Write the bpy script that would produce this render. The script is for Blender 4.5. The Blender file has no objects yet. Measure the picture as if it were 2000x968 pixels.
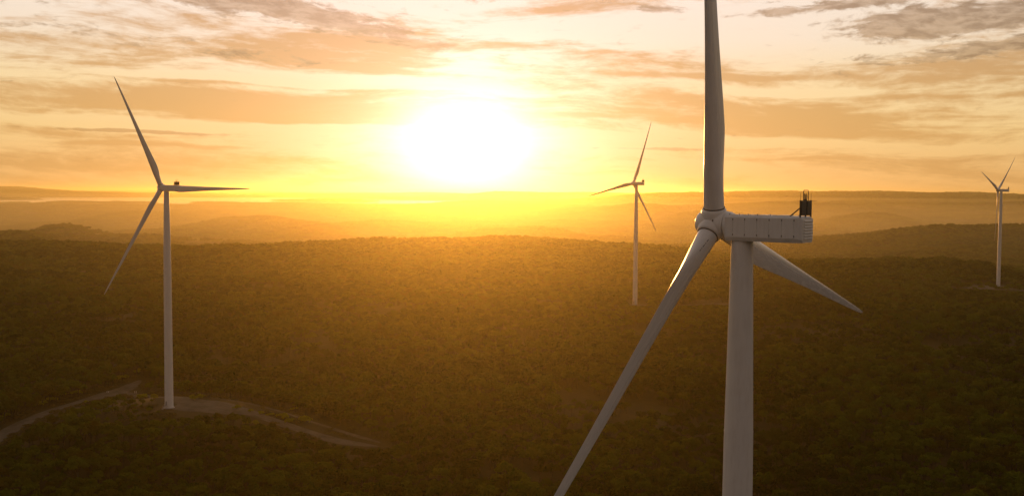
import bpy, bmesh, math, random
import numpy as np
from mathutils import Vector, Matrix

random.seed(7)
rng = np.random.default_rng(11)
SC = bpy.context.scene
COL = SC.collection
R = math.radians

# ------------------------------------------------------------------ camera
CAM_Z = 141.0
cd = bpy.data.cameras.new("camera")
cd.sensor_width = 36.0; cd.sensor_fit = 'HORIZONTAL'
cd.lens = 36.0 * 1959.4454 / 2000.0
cd.clip_start = 0.5; cd.clip_end = 150000.0
cam = bpy.data.objects.new("camera", cd); COL.objects.link(cam)
cam.matrix_world = Matrix.Translation((0, 0, CAM_Z)) @ (Matrix.Rotation(R(90 - 3.12572), 4, 'X') @ Matrix.Rotation(R(.3654), 4, 'Z'))
SC.camera = cam

# ------------------------------------------------------------------ sun, sky, exposure
SUN_EL, SUN_AZ = 2.3, -2.6          # degrees above the horizon, degrees east of north (+Y)
SUN_DIR = Vector((math.sin(R(SUN_AZ)) * math.cos(R(SUN_EL)), math.cos(R(SUN_AZ)) * math.cos(R(SUN_EL)), math.sin(R(SUN_EL))))
sl = bpy.data.lights.new("sun", 'SUN'); sl.energy = 2.6; sl.angle = R(.53); sl.color = (1.0, .42, .09)
so = bpy.data.objects.new("sun", sl); COL.objects.link(so)
so.rotation_euler = SUN_DIR.to_track_quat('Z', 'Y').to_euler(); so.location = (0, 0, 600)

SC.view_settings.view_transform = 'Standard'; SC.view_settings.look = 'None'
SC.view_settings.gamma = 1.0; SC.view_settings.use_curve_mapping = False
SC.view_settings.exposure = 0.0
cy = SC.cycles
cy.max_bounces = 5; cy.diffuse_bounces = 2; cy.glossy_bounces = 2; cy.transmission_bounces = 3
cy.transparent_max_bounces = 8; cy.volume_bounces = 0
cy.caustics_reflective = False; cy.caustics_refractive = False
cy.use_denoising = True

class N:
    """small node-graph writer: math on sockets"""
    def __init__(self, tree): self.t = tree; self.n = tree.nodes; self.l = tree.links
    def node(self, typ, **kw):
        x = self.n.new(typ)
        for k, v in kw.items(): setattr(x, k, v)
        return x
    def put(self, sock, v):
        if v is None: return
        if hasattr(v, 'is_output'): self.l.new(v, sock)
        elif isinstance(v, (tuple, list)) and len(v) == 3 and sock.type == 'RGBA': sock.default_value = (*v, 1)
        else: sock.default_value = v
    def m(self, op, a, b=None, c=None, clamp=False):
        x = self.node('ShaderNodeMath', operation=op, use_clamp=clamp)
        for i, v in enumerate((a, b, c)): self.put(x.inputs[i], v)
        return x.outputs[0]
    def add(self, a, b): return self.m('ADD', a, b)
    def sub(self, a, b): return self.m('SUBTRACT', a, b)
    def mul(self, a, b): return self.m('MULTIPLY', a, b)
    def ss(self, v, lo, hi, to0=0., to1=1.):
        x = self.node('ShaderNodeMapRange', interpolation_type='SMOOTHSTEP')
        self.put(x.inputs[0], v)
        for i, q in enumerate((lo, hi, to0, to1)): self.put(x.inputs[i + 1], q)
        return x.outputs[0]
    def mix(self, f, a, b, blend='MIX'):
        x = self.node('ShaderNodeMix', data_type='RGBA', blend_type=blend); x.clamp_factor = True
        self.put(x.inputs['Factor'], f)
        self.put([s for s in x.inputs if s.name == 'A' and s.type == 'RGBA'][0], a)
        self.put([s for s in x.inputs if s.name == 'B' and s.type == 'RGBA'][0], b)
        return [s for s in x.outputs if s.type == 'RGBA'][0]
    def vec(self, x, y, z):
        c = self.node('ShaderNodeCombineXYZ')
        for i, v in enumerate((x, y, z)): self.put(c.inputs[i], v)
        return c.outputs[0]
    def noise(self, vec, scale=1., detail=6., rough=.55, dist=0., dim='3D'):
        x = self.node('ShaderNodeTexNoise', noise_dimensions=dim)
        self.put(x.inputs['Vector'], vec); self.put(x.inputs['Scale'], scale); self.put(x.inputs['Detail'], detail)
        self.put(x.inputs['Roughness'], rough); self.put(x.inputs['Distortion'], dist)
        return x.outputs[0]
    def ramp(self, f, stops, interp='LINEAR'):
        x = self.node('ShaderNodeValToRGB'); x.color_ramp.interpolation = interp
        e = x.color_ramp.elements
        while len(e) < len(stops): e.new(.5)
        for i, (p, c) in enumerate(stops): e[i].position = p; e[i].color = (*c, 1)
        self.put(x.inputs[0], f); return x.outputs[0]
    def scale(self, col, k):
        x = self.node('ShaderNodeVectorMath', operation='SCALE'); self.put(x.inputs[0], col); self.put(x.inputs['Scale'], k)
        return x.outputs[0]
    def vadd(self, a, b):
        x = self.node('ShaderNodeVectorMath', operation='ADD'); self.put(x.inputs[0], a); self.put(x.inputs[1], b)
        return x.outputs[0]

W = bpy.data.worlds.new("World"); SC.world = W; W.use_nodes = True
W.node_tree.nodes.clear()
g = N(W.node_tree)
tc = g.node('ShaderNodeTexCoord').outputs['Generated']
sp = g.node('ShaderNodeSeparateXYZ'); g.put(sp.inputs[0], tc); dx, dy, dz = sp.outputs
el = g.m('MULTIPLY', g.m('ARCSINE', dz), 180 / math.pi)          # degrees
az = g.m('MULTIPLY', g.m('ARCTAN2', dx, dy), 180 / math.pi)
dot = g.node('ShaderNodeVectorMath', operation='DOT_PRODUCT'); g.put(dot.inputs[0], tc); dot.inputs[1].default_value = SUN_DIR
ang = g.m('MULTIPLY', g.m('ARCCOSINE', g.m('MINIMUM', dot.outputs['Value'], .999999)), 180 / math.pi)
sky = g.node('ShaderNodeTexSky', sky_type='NISHITA'); sky.sun_disc = False
sky.sun_elevation = R(SUN_EL); sky.sun_rotation = R(SUN_AZ); sky.altitude = 300; sky.air_density = 1.2; sky.dust_density = 3.0; sky.ozone_density = 1.0
# open sky between the clouds, by elevation
elp = g.m('MAXIMUM', el, 0.)
base = g.ramp(g.m('DIVIDE', elp, 60.), [
    (0.0,   (.86, .47, .16)),
    (.020,  (.92, .53, .19)),
    (.055,  (.97, .66, .28)),
    (.10,   (1.0, .76, .42)),
    (.14,   (1.0, .83, .64)),
    (.19,   (1.0, .86, .75)),
    (.45,   (.80, .70, .62)),
    (1.0,   (.50, .49, .50))])
away = g.ss(ang, 18., 100., 1., .42)
anti = g.ss(ang, 30., 120.)                       # the sky opposite the sun is cooler
base = g.mix(anti, base, g.mix(g.ss(el, 2., 40.), (.68, .51, .42), (.55, .50, .48)))
base = g.scale(base, away)
# cloud fields (bearing / elevation space; streets thin out and flatten towards the horizon)
tilt = g.add(el, g.mul(az, .035))
wv = g.noise(g.vec(g.mul(az, .05), g.mul(el, .16), 3.), 1., 3., .5)
wob = g.mul(g.sub(wv, .5), 2.4)
els = g.add(tilt, wob)
n_str = g.noise(g.vec(g.mul(az, .095), g.mul(els, .75), .0), 1., 9., .64, .35)       # long streaks
n_puf = g.noise(g.vec(g.mul(az, .60), g.mul(els, 2.1), 7.7), 1., 10., .66, .35)      # broken puffs
n_det = g.noise(g.vec(g.mul(az, .9), g.mul(els, 3.2), 2.2), 1., 6., .6, .3)
def blob(a0, e0, sa, se, slope=0.):
    """soft patch of sky where cloud gathers, centred on a bearing and an elevation"""
    da = g.m('DIVIDE', g.sub(az, a0), sa)
    de = g.m('DIVIDE', g.sub(g.add(el, g.mul(wob, .55)), g.add(e0, g.mul(g.sub(az, a0), slope))), se)
    return g.m('EXPONENT', g.m('MULTIPLY', g.add(g.mul(da, da), g.mul(de, de)), -1.))
def total(items):
    s = None
    for w, *a in items:
        q = g.mul(blob(*a), w); s = q if s is None else g.add(s, q)
    return s
CLOUDS_THIN = [(.55, -15, 5.85, 9, .11, -.02), (.5, 3, 4.3, 5, .14, -.02), (.5, 12, 6.5, 8, .15, -.03), (.5, -21, 2.45, 7, .12, -.01), (.45, 20, 5.3, 7, .14, -.02), (.5, -6, 6.75, 5, .16, -.05), (.4, 14, 1.9, 8, .14, -.01), (.5, -10, 3.9, 5, .12, -.01),
    # weight, bearing, elevation, half widths, slope
    (.75, -19, 4.75, 15, .80, -.012), (.55, -8, 4.6, 7, .6, -.02), (.70, 19, 3.95, 11, 1.05, -.035), (.45, 9, 4.9, 6, .8, -.03),
    (.42, -21, 7.6, 9, .75, -.07), (.50, -13, 7.4, 6, .5, -.07), (.55, -9.5, 8.3, 7, .75, -.10), (.38, 0, 7.3, 8, .55, -.04), (.35, 4.5, 5.9, 5, .35, -.02),
    (.50, 25, 6.6, 7, 1.0, .03), (.35, 11, 6.5, 5, .45, -.03), (.35, -24, 6.6, 8, .4, -.02), (.25, -22, 1.7, 12, 1.1, 0.), (.22, 22, 1.6, 12, .8, 0.),
    (-.70, -18, 3.62, 16, .30, -.008), (-.6, 14, 2.9, 12, .35, -.03), (-.55, -14, 6.15, 12, .33, -.01), (-.25, -2.5, 6.3, 6, .4, 0), (-.30, 0, 9.4, 5, .8, 0.), (.45, -1, 8.3, 6, .35, -.05), (.35, 3, 10.3, 4, .3, 0), (-.45, 9, 8.9, 6, .7, -.02), (-.4, 17, 5.5, 7, .35, -.03), (-.5, -27, 9.2, 3, .6, 0)]
CLOUDS_DARK = [
    (.95, -18, 10.3, 8, .60, -.03), (1.1, -11, 9.6, 6, .60, -.12), (.75, -5.5, 8.5, 3.5, .40, -.10), (.55, -24, 8.2, 5, .40, -.03), (.5, -14, 7.35, 6, .33, -.05), (.5, -26.5, 9.6, 3.5, .35, -.02), (.30, -15, 7.9, 5, .35, -.05),
    (1.0, 8.5, 10.1, 1.7, .20, 0.), (1.05, 14.6, 9.75, 2.9, .26, .02), (.50, 17.5, 10.6, 3.0, .25, .03), (1.0, 20, 10.0, 3.2, .35, .04), (1.1, 21.5, 9.2, 4.4, .45, .06), (1.35, 26, 8.9, 5, .60, .10), (1.2, 22.0, 8.55, 4.2, .33, .05),
    (1.15, 25.5, 7.4, 4.5, .50, .07), (.40, 19, 7.2, 4.0, .25, .02), (.55, 26, 10.7, 3.0, .22, .02), (.55, -1.9, 10.85, 1.5, .18, 0), (.3, 6.2, 10.7, 1.6, .16, 0)]
above = g.ss(el, 10.8, 14.)                                    # the same broken cloud goes on over the rest of the sky
grain = g.mul(g.sub(n_det, .5), .8)
d_thin = g.add(g.add(g.mul(g.sub(n_str, .5), 2.9), grain), total(CLOUDS_THIN))
d_thin = g.add(d_thin, g.mul(above, .12))
a_thin = g.ss(d_thin, -.10, .62)
d_dark = g.add(g.add(g.mul(g.sub(n_puf, .5), 2.7), grain), g.sub(total(CLOUDS_DARK), .44))
d_dark = g.add(d_dark, g.mul(above, .40))
a_dark = g.ss(d_dark, -.12, .50)
# a thread of low cloud across the left, a fainter one right of the sun
n_low = g.noise(g.vec(g.mul(az, .45), g.mul(el, 1.8), 11.), 1., 7., .62, .2)
d_low = g.add(g.mul(g.sub(n_low, .5), 1.6), g.sub(g.add(g.mul(blob(-20.5, 3.16, 7.5, .13, -.012), .75), g.mul(blob(9., 2.55, 8., .13, -.01), .60)), .36))
a_low = g.ss(d_low, 0., .30)
near = g.m('EXPONENT', g.m('MULTIPLY', ang, -1 / 16.))
c_thin = g.scale(g.ramp(g.m('DIVIDE', elp, 14.), [(0., (.76, .40, .13)), (.30, (.74, .42, .15)), (.50, (.70, .41, .18)), (.75, (.66, .38, .20)), (1., (.56, .36, .24))]), g.mul(away, g.add(.88, g.mul(near, .45))))
c_dark = g.scale(g.ramp(g.m('DIVIDE', elp, 14.), [(0., (.55, .28, .10)), (.5, (.42, .27, .15)), (1., (.33, .20, .145))]), g.mul(away, g.add(.70, g.mul(near, 1.2))))
colr = g.mix(g.mul(a_thin, .95), base, c_thin)
lit = g.ss(g.add(g.mul(n_det, .6), g.mul(n_puf, -.5)), -.06, .16)          # thinner folds inside the cloud let light through
c_dark = g.mix(g.mul(lit, .55), c_dark, g.mix(.45, c_thin, base))
colr = g.mix(g.mul(a_dark, .90), colr, c_dark)
colr = g.mix(g.mul(a_low, .75), colr, g.scale(c_thin, .74))
# light scattered round the sun, veiled a little where cloud is thick
dA = g.m('DIVIDE', g.sub(az, SUN_AZ), 1.45); dE = g.sub(el, SUN_EL + .35)
angw = g.m('SQRT', g.add(g.mul(dA, dA), g.mul(dE, dE)))          # the glare spreads sideways along the cloud layers
angw = g.add(angw, g.mul(g.sub(n_str, .5), g.ss(angw, 1., 4., 0., 2.2)))
def lobe(col, amp, s, p=1., a=None):
    return g.scale(col, g.mul(g.m('EXPONENT', g.m('MULTIPLY', g.m('POWER', g.m('DIVIDE', g.m('MAXIMUM', ang if a is None else a, .0), s), p), -1.)), amp))
core = lobe((1., .88, .86), 2.3, 2.15, 1.15, angw)
halo = g.vadd(lobe((1., .58, .86), .44, 5.4, 1.3, angw), lobe((1., .55, .42), .09, 16., 1.))
halo = g.scale(halo, g.sub(1., g.mul(g.add(g.mul(a_thin, .60), g.mul(a_dark, .4)), g.ss(ang, 2.5, 6.))))
halo = g.vadd(halo, core)
low = g.ss(el, -4., 0., .25, 1.)
full = g.scale(g.vadd(g.scale(colr, 9.0), g.scale(halo, 9.0)), low)
full = g.vadd(full, g.scale(sky.outputs[0], .035))
bg = g.node('ShaderNodeBackground'); g.put(bg.inputs['Color'], full); bg.inputs['Strength'].default_value = .1
wo = g.node('ShaderNodeOutputWorld'); g.l.new(bg.outputs[0], wo.inputs['Surface'])

# ------------------------------------------------------------------ helpers
def tag(o, label=None, cat=None, group=None, kind=None):
    if label: o['label'] = label
    if cat: o['category'] = cat
    if group: o['group'] = group
    if kind: o['kind'] = kind
    return o

def link(name, me, parent=None, mat=None):
    o = bpy.data.objects.new(name, me); COL.objects.link(o)
    if mat is not None and me is not None and not me.materials: me.materials.append(mat)
    if parent is not None: o.parent = parent
    return o

class MB:
    """mesh builder: gathers verts and faces of ONE object"""
    def __init__(self): self.v = []; self.f = []
    def addm(self, vs, fs):
        b = len(self.v); self.v += [tuple(p) for p in vs]; self.f += [tuple(i + b for i in q) for q in fs]; return self
    def box(self, x0, x1, y0, y1, z0, z1):
        return self.addm([(x0, y0, z0), (x1, y0, z0), (x1, y1, z0), (x0, y1, z0), (x0, y0, z1), (x1, y0, z1), (x1, y1, z1), (x0, y1, z1)],
                         [(0, 3, 2, 1), (4, 5, 6, 7), (0, 1, 5, 4), (1, 2, 6, 5), (2, 3, 7, 6), (3, 0, 4, 7)])
    def tube(self, pts, rads, n=8, cap=True):
        P = [Vector(p) for p in pts]
        if not hasattr(rads, '__len__'): rads = [rads] * len(P)
        rings = []
        for i, p in enumerate(P):
            d = (P[min(i + 1, len(P) - 1)] - P[max(i - 1, 0)]).normalized()
            a = d.cross(Vector((0, 0, 1)) if abs(d.z) < .9 else Vector((1, 0, 0))).normalized(); b = d.cross(a)
            rings.append([p + (a * math.cos(t) + b * math.sin(t)) * rads[i] for t in [2 * math.pi * k / n for k in range(n)]])
        return self.rings(rings, cap)
    def rings(self, rings, cap=True, closed=True):
        n = len(rings[0]); vs = [q for r_ in rings for q in r_]; fs = []
        for i in range(len(rings) - 1):
            for k in range(n if closed else n - 1):
                k2 = (k + 1) % n
                fs.append((i * n + k, i * n + k2, (i + 1) * n + k2, (i + 1) * n + k))
        if cap:
            fs.append(tuple(range(n - 1, -1, -1))); fs.append(tuple((len(rings) - 1) * n + k for k in range(n)))
        return self.addm(vs, fs)
    def mesh(self, name, mat=None, smooth=False):
        me = bpy.data.meshes.new(name); me.from_pydata(self.v, [], self.f)
        bm = bmesh.new(); bm.from_mesh(me); bmesh.ops.recalc_face_normals(bm, faces=bm.faces); bm.to_mesh(me); bm.free()
        if mat: me.materials.append(mat)
        if smooth is not False:
            me.polygons.foreach_set('use_smooth', [True] * len(me.polygons))
            try: me.set_sharp_from_angle(angle=R(smooth if smooth is not True else 40))
            except Exception: pass
        me.update(); return me
    def build(self, name, mat, parent=None, smooth=False):
        return link(name, self.mesh(name, mat, smooth), parent)

def material(name):
    m = bpy.data.materials.new(name); m.use_nodes = True; m.node_tree.nodes.clear()
    q = N(m.node_tree); out = q.node('ShaderNodeOutputMaterial')
    return m, q, out

def paint(name, col, rough=.4, dirt=.12, spec=.5, dirtcol=(.5, .45, .38)):
    m, q, out = material(name)
    p = q.node('ShaderNodeBsdfPrincipled')
    t = q.node('ShaderNodeTexCoord').outputs['Object']
    mp = q.node('ShaderNodeMapping'); q.put(mp.inputs[0], t); mp.inputs['Scale'].default_value = (1.3, 1.3, .22)
    n1 = q.noise(mp.outputs[0], 1.2, 6., .6); n2 = q.noise(t, .35, 3., .5)
    f = q.mul(q.ss(q.add(q.mul(n1, .7), q.mul(n2, .3)), .42, .75), dirt)
    q.put(p.inputs['Base Color'], q.mix(f, col, tuple(c * d for c, d in zip(col, dirtcol))))
    q.put(p.inputs['Roughness'], q.add(rough - .06, q.mul(n1, .14)))
    p.inputs['Specular IOR Level'].default_value = spec
    q.l.new(p.outputs[0], out.inputs['Surface']); return m

M_WHITE = paint('white_paint', (.75, .735, .715), .33, .26)
M_BLADE = paint('blade_gelcoat', (.72, .715, .71), .26, .22)
M_GREY = paint('grey_metal', (.28, .28, .28), .5, .3)
M_DARK = paint('dark_metal', (.030, .028, .027), .55, .2)
M_SEAM = paint('dark_grey_rubber', (.11, .105, .10), .8, .1)  # even dark grey for seals, latches, cleats and ports
M_CONC = paint('concrete', (.42, .40, .37), .9, .5)
M_MARK = paint('marking_ink', (.06, .06, .065), .6, .0)
M_POST = paint('post_plastic', (.8, .8, .78), .5, .2)

def leafmat(name, dark, light, dry, trans=.36):
    m, q, out = material(name)
    geo = q.node('ShaderNodeNewGeometry'); oi = q.node('ShaderNodeObjectInfo')
    big = q.noise(geo.outputs['Position'], .0055, 4., .6)
    mid = q.noise(geo.outputs['Position'], .05, 3., .5)
    f = q.add(q.mul(oi.outputs['Random'], .52), q.mul(q.ss(big, .36, .64), .48))
    c = q.mix(q.ss(f, .15, .85), dark, light)
    c = q.mix(q.mul(q.ss(q.add(q.mul(mid, .5), q.mul(big, .5)), .50, .66), .75), c, dry)
    d = q.node('ShaderNodeBsdfDiffuse'); q.put(d.inputs['Color'], c)
    tr = q.node('ShaderNodeBsdfTranslucent'); q.put(tr.inputs['Color'], q.mix(.5, c, q.mix(.5, c, light)))
    mx = q.node('ShaderNodeMixShader'); mx.inputs[0].default_value = trans
    q.l.new(d.outputs[0], mx.inputs[1]); q.l.new(tr.outputs[0], mx.inputs[2]); q.l.new(mx.outputs[0], out.inputs['Surface'])
    return m
M_LEAF = leafmat('eucalypt_leaves', (.013, .024, .0015), (.098, .122, .007), (.095, .055, .006))  # leaf tone varies in patches; the low dark tone also paints shaded folds
M_BUSH = leafmat('bright_shrub_leaves', (.15, .17, .008), (.26, .26, .012), (.2, .17, .012), .5)
M_SCRUB = leafmat('dry_scrub', (.07, .06, .02), (.11, .09, .03), (.13, .085, .03), .3)

m, q, out = material('pale_bark'); p = q.node('ShaderNodeBsdfPrincipled')
t = q.node('ShaderNodeTexCoord').outputs['Object']
q.put(p.inputs['Base Color'], q.mix(q.noise(t, 2.5, 5.), (.028, .018, .004), (.045, .029, .008))); p.inputs['Roughness'].default_value = .9
q.l.new(p.outputs[0], out.inputs[0]); M_BARK = m

m, q, out = material('woodland_floor'); p = q.node('ShaderNodeBsdfPrincipled')
t = q.node('ShaderNodeNewGeometry').outputs['Position']
a = q.noise(t, .02, 5., .6); b = q.noise(t, .25, 5., .6); c = q.noise(t, .0022, 4., .6)
cc = q.mix(q.ss(a, .35, .68), (.04, .028, .006), (.06, .038, .008)); cc = q.mix(q.mul(q.ss(b, .45, .7), .6), cc, (.03, .026, .004))
cc = q.mix(q.mul(q.ss(c, .62, .70), .5), cc, (.12, .085, .03))
q.put(p.inputs['Base Color'], cc); p.inputs['Roughness'].default_value = 1.; p.inputs['Specular IOR Level'].default_value = .1
q.l.new(p.outputs[0], out.inputs[0]); M_GROUND = m

m, q, out = material('gravel'); p = q.node('ShaderNodeBsdfPrincipled')
a = q.noise(t2 := q.node('ShaderNodeNewGeometry').outputs['Position'], .12, 6., .65); b = q.noise(t2, 1.6, 4., .6)
q.put(p.inputs['Base Color'], q.mix(q.ss(a, .35, .7), q.mix(b, (.085, .068, .045), (.118, .096, .066)), (.055, .041, .022)))
p.inputs['Roughness'].default_value = 1.; p.inputs['Specular IOR Level'].default_value = .15
q.l.new(p.outputs[0], out.inputs[0]); M_GRAVEL = m

m, q, out = material('mist_gloss'); p = q.node('ShaderNodeBsdfPrincipled')  # water-like mirror surface used in place of bright lying mist
t2 = q.node('ShaderNodeNewGeometry').outputs['Position']
p.inputs['Base Color'].default_value = (.03, .04, .045, 1); p.inputs['IOR'].default_value = 1.33
mp = q.node('ShaderNodeMapping'); q.put(mp.inputs[0], t2); mp.inputs['Scale'].default_value = (.0006, .002, 1)
q.put(p.inputs['Roughness'], q.ss(q.noise(mp.outputs[0], 1., 5., .6), .35, .7, .08, .18))
bp = q.node('ShaderNodeBump'); bp.inputs['Strength'].default_value = .12; bp.inputs['Distance'].default_value = 1.
q.put(bp.inputs['Height'], q.noise(t2, .05, 4., .6)); q.l.new(bp.outputs[0], p.inputs['Normal'])
q.l.new(p.outputs[0], out.inputs[0]); M_MIST_GLOSS = m
# ---- TERRAIN BEGIN
def _hash(ix, iy, seed):
    h = (ix.astype(np.int64) * 374761393 + iy.astype(np.int64) * 668265263 + seed * 982451653) & 0xFFFFFFFF
    h = ((h ^ (h >> 13)) * 1274126177) & 0xFFFFFFFF
    return ((h ^ (h >> 16)) & 0xFFFFFF) / float(0xFFFFFF)

def vnoise(x, y, seed=0):
    x0 = np.floor(x); y0 = np.floor(y)
    fx = x - x0; fy = y - y0
    fx = fx * fx * fx * (fx * (fx * 6 - 15) + 10); fy = fy * fy * fy * (fy * (fy * 6 - 15) + 10)
    a = _hash(x0, y0, seed); b = _hash(x0 + 1, y0, seed); c = _hash(x0, y0 + 1, seed); d = _hash(x0 + 1, y0 + 1, seed)
    return (a * (1 - fx) + b * fx) * (1 - fy) + (c * (1 - fx) + d * fx) * fy

def fbm(x, y, seed=0, octv=4):
    s = 0; a = .5; t = 0
    for i in range(octv):
        s = s + a * vnoise(x, y, seed + i * 17); t += a
        x = x * 2.03 + 5.1; y = y * 2.03 + 1.7; a *= .5
    return s / t - .5

# height of the country in metres: bearing (degrees east of north) by distance (metres)
T_AZ = np.array([-90, -39.2, -27, -19.7, -8.7, 0, 8.7, 17, 23.4, 27, 39.2, 90.])
T_R = np.array([1, 400, 600, 800, 1100, 1400, 1800, 2300, 2800, 3300, 4200, 5200, 6700, 7600, 9000, 11000, 14000, 19000, 26000, 46000.])
T_Z = np.array([
    # -90  -39   -27   -20  -8.7    0    8.7   17   23.4   27   39   90
    [0,    0,    0,    0,    0,    0,    0,    0,    0,    0,    0,   0],
    [0,   -6,  -10,  -12,  -12,   -6,   -6,   -2,    2,    2,    2,   0],
    [0,   -4,   -6,   -8,  -12,   -5,   -4,    0,    4,    4,    4,   0],
    [0,    0,    0,   -4,   -8,   -4,    0,    3,    7,    6,    4,   0],
    [0,    4,    5,    0,    0,    4,    8,    8,   10,    8,    4,   0],
    [0,    8,    8,    2,    4,   10,   10,    9,   12,   10,    6,   0],
    [0,   16,   16,    5,   10,   18,   10,   13,   21,   10,    8,   0],
    [0,   26,   26,   10,   18,   28,    5,  -16,  -12,  -12,    0,   0],
    [0,    0,   -6,  -30,  -24,  -10,  -30,  -24,    2,    4,    0,   0],
    [0,  -40,  -50,  -62,  -60,  -52,  -56,  -10,   20,   18,    0,   0],
    [0,  -60,  -66,  -74,  -74,  -66,  -62,  -56,  -44,  -34,    0,   0],
    [0,  -30,  -44,  -48,  -46,  -36,  -26,  -24,  -22,  -16,   20,   0],
    [0,   43,   42,   37,   30,   34,   38,   52,   84,   98,  120,   0],
    [0,   37,   37,   36,   33,   35,   44,   60,   62,   62,  100,   0],
    [0,   34,   34,   34,   34,   42,  128,  164,  146,  128,  120,   0],
    [0,   34,   34,   34,   34,   50,   90,  120,  100,   90,   80,   0],
    [0,   34,   34,   34,   38,  128,  128,  100,   90,   80,   80,   0],
    [0,  190,  178,   70,   88,  110,  100,   90,   90,   90,   90,   0],
    [0,   90,   60,   60,   60,   70,   70,   70,   70,   70,   70,   0],
    [0,  120,  120,  120,  120,  120,  120,  120,  120,  120,  120,   0]], float)
PADS = [(33.24, 144.78, 0.1), (-212.68, 617.78, 6.47), (138.87, 1124.68, 16.22), (684.25, 1406.42, 12.94)]

def _hermite(p0, p1, p2, p3, t):
    m1 = (p2 - p0) * .35; m2 = (p3 - p1) * .35
    t2 = t * t; t3 = t2 * t
    return (2 * t3 - 3 * t2 + 1) * p1 + (t3 - 2 * t2 + t) * m1 + (-2 * t3 + 3 * t2) * p2 + (t3 - t2) * m2

def height(x, y):
    x = np.asarray(x, float); y = np.asarray(y, float)
    r = np.hypot(x, y); az = np.degrees(np.arctan2(x, np.maximum(y, 1e-6) if False else y))
    az = np.clip(az, -89.9, 89.9)
    lr = np.log(np.clip(r, 1.01, 45990.)); LR = np.log(T_R)
    i = np.clip(np.searchsorted(LR, lr, 'right') - 1, 0, len(LR) - 2); ti = (lr - LR[i]) / (LR[i + 1] - LR[i])
    j = np.clip(np.searchsorted(T_AZ, az, 'right') - 1, 0, len(T_AZ) - 2); tj = (az - T_AZ[j]) / (T_AZ[j + 1] - T_AZ[j])
    ni, nj = T_Z.shape
    cols = []
    for dj in (-1, 0, 1, 2):
        jj = np.clip(j + dj, 0, nj - 1)
        q = [T_Z[np.clip(i + di, 0, ni - 1), jj] for di in (-1, 0, 1, 2)]
        cols.append(_hermite(*q, ti))
    z = _hermite(*cols, tj)
    far = np.clip((r - 300) / 3000, 0, 1)
    back = np.clip((y + 200) / 400, 0, 1)
    mid = np.clip((r - 500) / 500, 0, 1) * np.clip((2900 - r) / 700, 0, 1)
    z = z + 8 * fbm(x / 420, y / 420, 3) * back + mid * (20 * fbm(x / 330, y / 230, 5, 3) + 9 * fbm(x / 150, y / 150, 6, 3))
    crest = 1 - np.exp(-((r - 6700) / 700) ** 2) * np.clip((6 - az) / 6, 0, 1) * .92
    val = np.clip((r - 2500) / 900, 0, 1) * np.clip((9000 - r) / 1500, 0, 1) * crest
    rid = .5 - np.abs(2 * (vnoise(x / 1700 + 3.3, y / 620, 33) - .5))
    z = z + val * ((34 + 40 * np.clip((az - 6) / 6, 0, 1)) * rid + 46 * fbm(x / 1300, y / 560, 9, 4) + 14 * fbm(x / 300, y / 260, 10, 3))
    hill = np.clip((r - 7600) / 2500, 0, 1) * np.where((z < 48) & (r > 7300) & (r < 17500), .12, 1)
    z = z + hill * (fbm(x / 2600, y / 2600, 21, 4) * 62 + 120 * fbm(x / 1700, y / 1700, 22, 5))
    # low ridges standing out of the valley mist, and a rise added to hide the sun glint
    for A, a0, sa, r0, sr in ((66, -27, 7.5, 3650, 330), (84, -13, 6.5, 4700, 380), (52, 1.5, 5, 3950, 300), (62, 9.5, 5.5, 5650, 420), (66, 19, 6.5, 4750, 380), (40, -22, 6, 5450, 300)):
        z = z + A * np.exp(-((az - a0) / sa) ** 2 - ((r - r0 - 260 * np.sin(az * .7 + a0)) / sr) ** 2) * (.85 + .6 * fbm(x / 420, y / 420, 47, 3))
    z = z + 24 * np.exp(-((az + 1.6) / 2.4) ** 2 - ((r - 8300) / 700) ** 2)
    # low wooded tongues of land in the mist sheet
    z = z + 30 * np.exp(-((az + 30.) / 5.0) ** 2 - ((r - 11000) / 420) ** 2) + 26 * np.exp(-((az + 10.5) / 3.0) ** 2 - ((r - 9900) / 330) ** 2) + 30 * np.exp(-((az + 6) / 5.0) ** 2 - ((r - 14500) / 700) ** 2)
    for px, py, pz in PADS:
        d = np.hypot(x - px, y - py)
        k = np.clip((d - 22) / (95 if pz < 20 else 95), 0, 1); k = k * k * (3 - 2 * k)
        z = pz * (1 - k) + z * k
    return z
# ---- TERRAIN END

# ------------------------------------------------------------------ ground: one sheet to the horizon
fine = np.radians(np.arange(-38, 38.01, .25)); coarse = np.radians(np.arange(42, 319, 4.))
AZ = np.concatenate([fine, coarse]); na = len(AZ)
RR = np.concatenate([np.geomspace(20, 150, 14), np.geomspace(155, 3600, 270), np.geomspace(3650, 46000, 190)])
rg, ag = np.meshgrid(RR, AZ, indexing='ij')
gx = rg * np.sin(ag); gy = rg * np.cos(ag); gz = height(gx, gy)
verts = np.stack([gx, gy, gz], -1).reshape(-1, 3)
verts = np.vstack([verts, [[0, 0, float(height(0.01, 1.0))]]])
nr = len(RR); i = np.arange(nr - 1)[:, None] * na; k = np.arange(na)[None, :]; k2 = (k + 1) % na
quads = np.stack([i + k, i + na + k, i + na + k2, i + k2], -1).reshape(-1, 4)
faces = [tuple(f) for f in quads.tolist()] + [(nr * na, int(kk), int((kk + 1) % na)) for kk in range(na)]
me = bpy.data.meshes.new('ground'); me.from_pydata(verts.tolist(), [], faces)
me.polygons.foreach_set('use_smooth', [True] * len(me.polygons)); me.materials.append(M_GROUND); me.update()
tag(link('ground', me), kind='structure')
GROUND_LOW = float(verts[:, 2].min())

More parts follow.
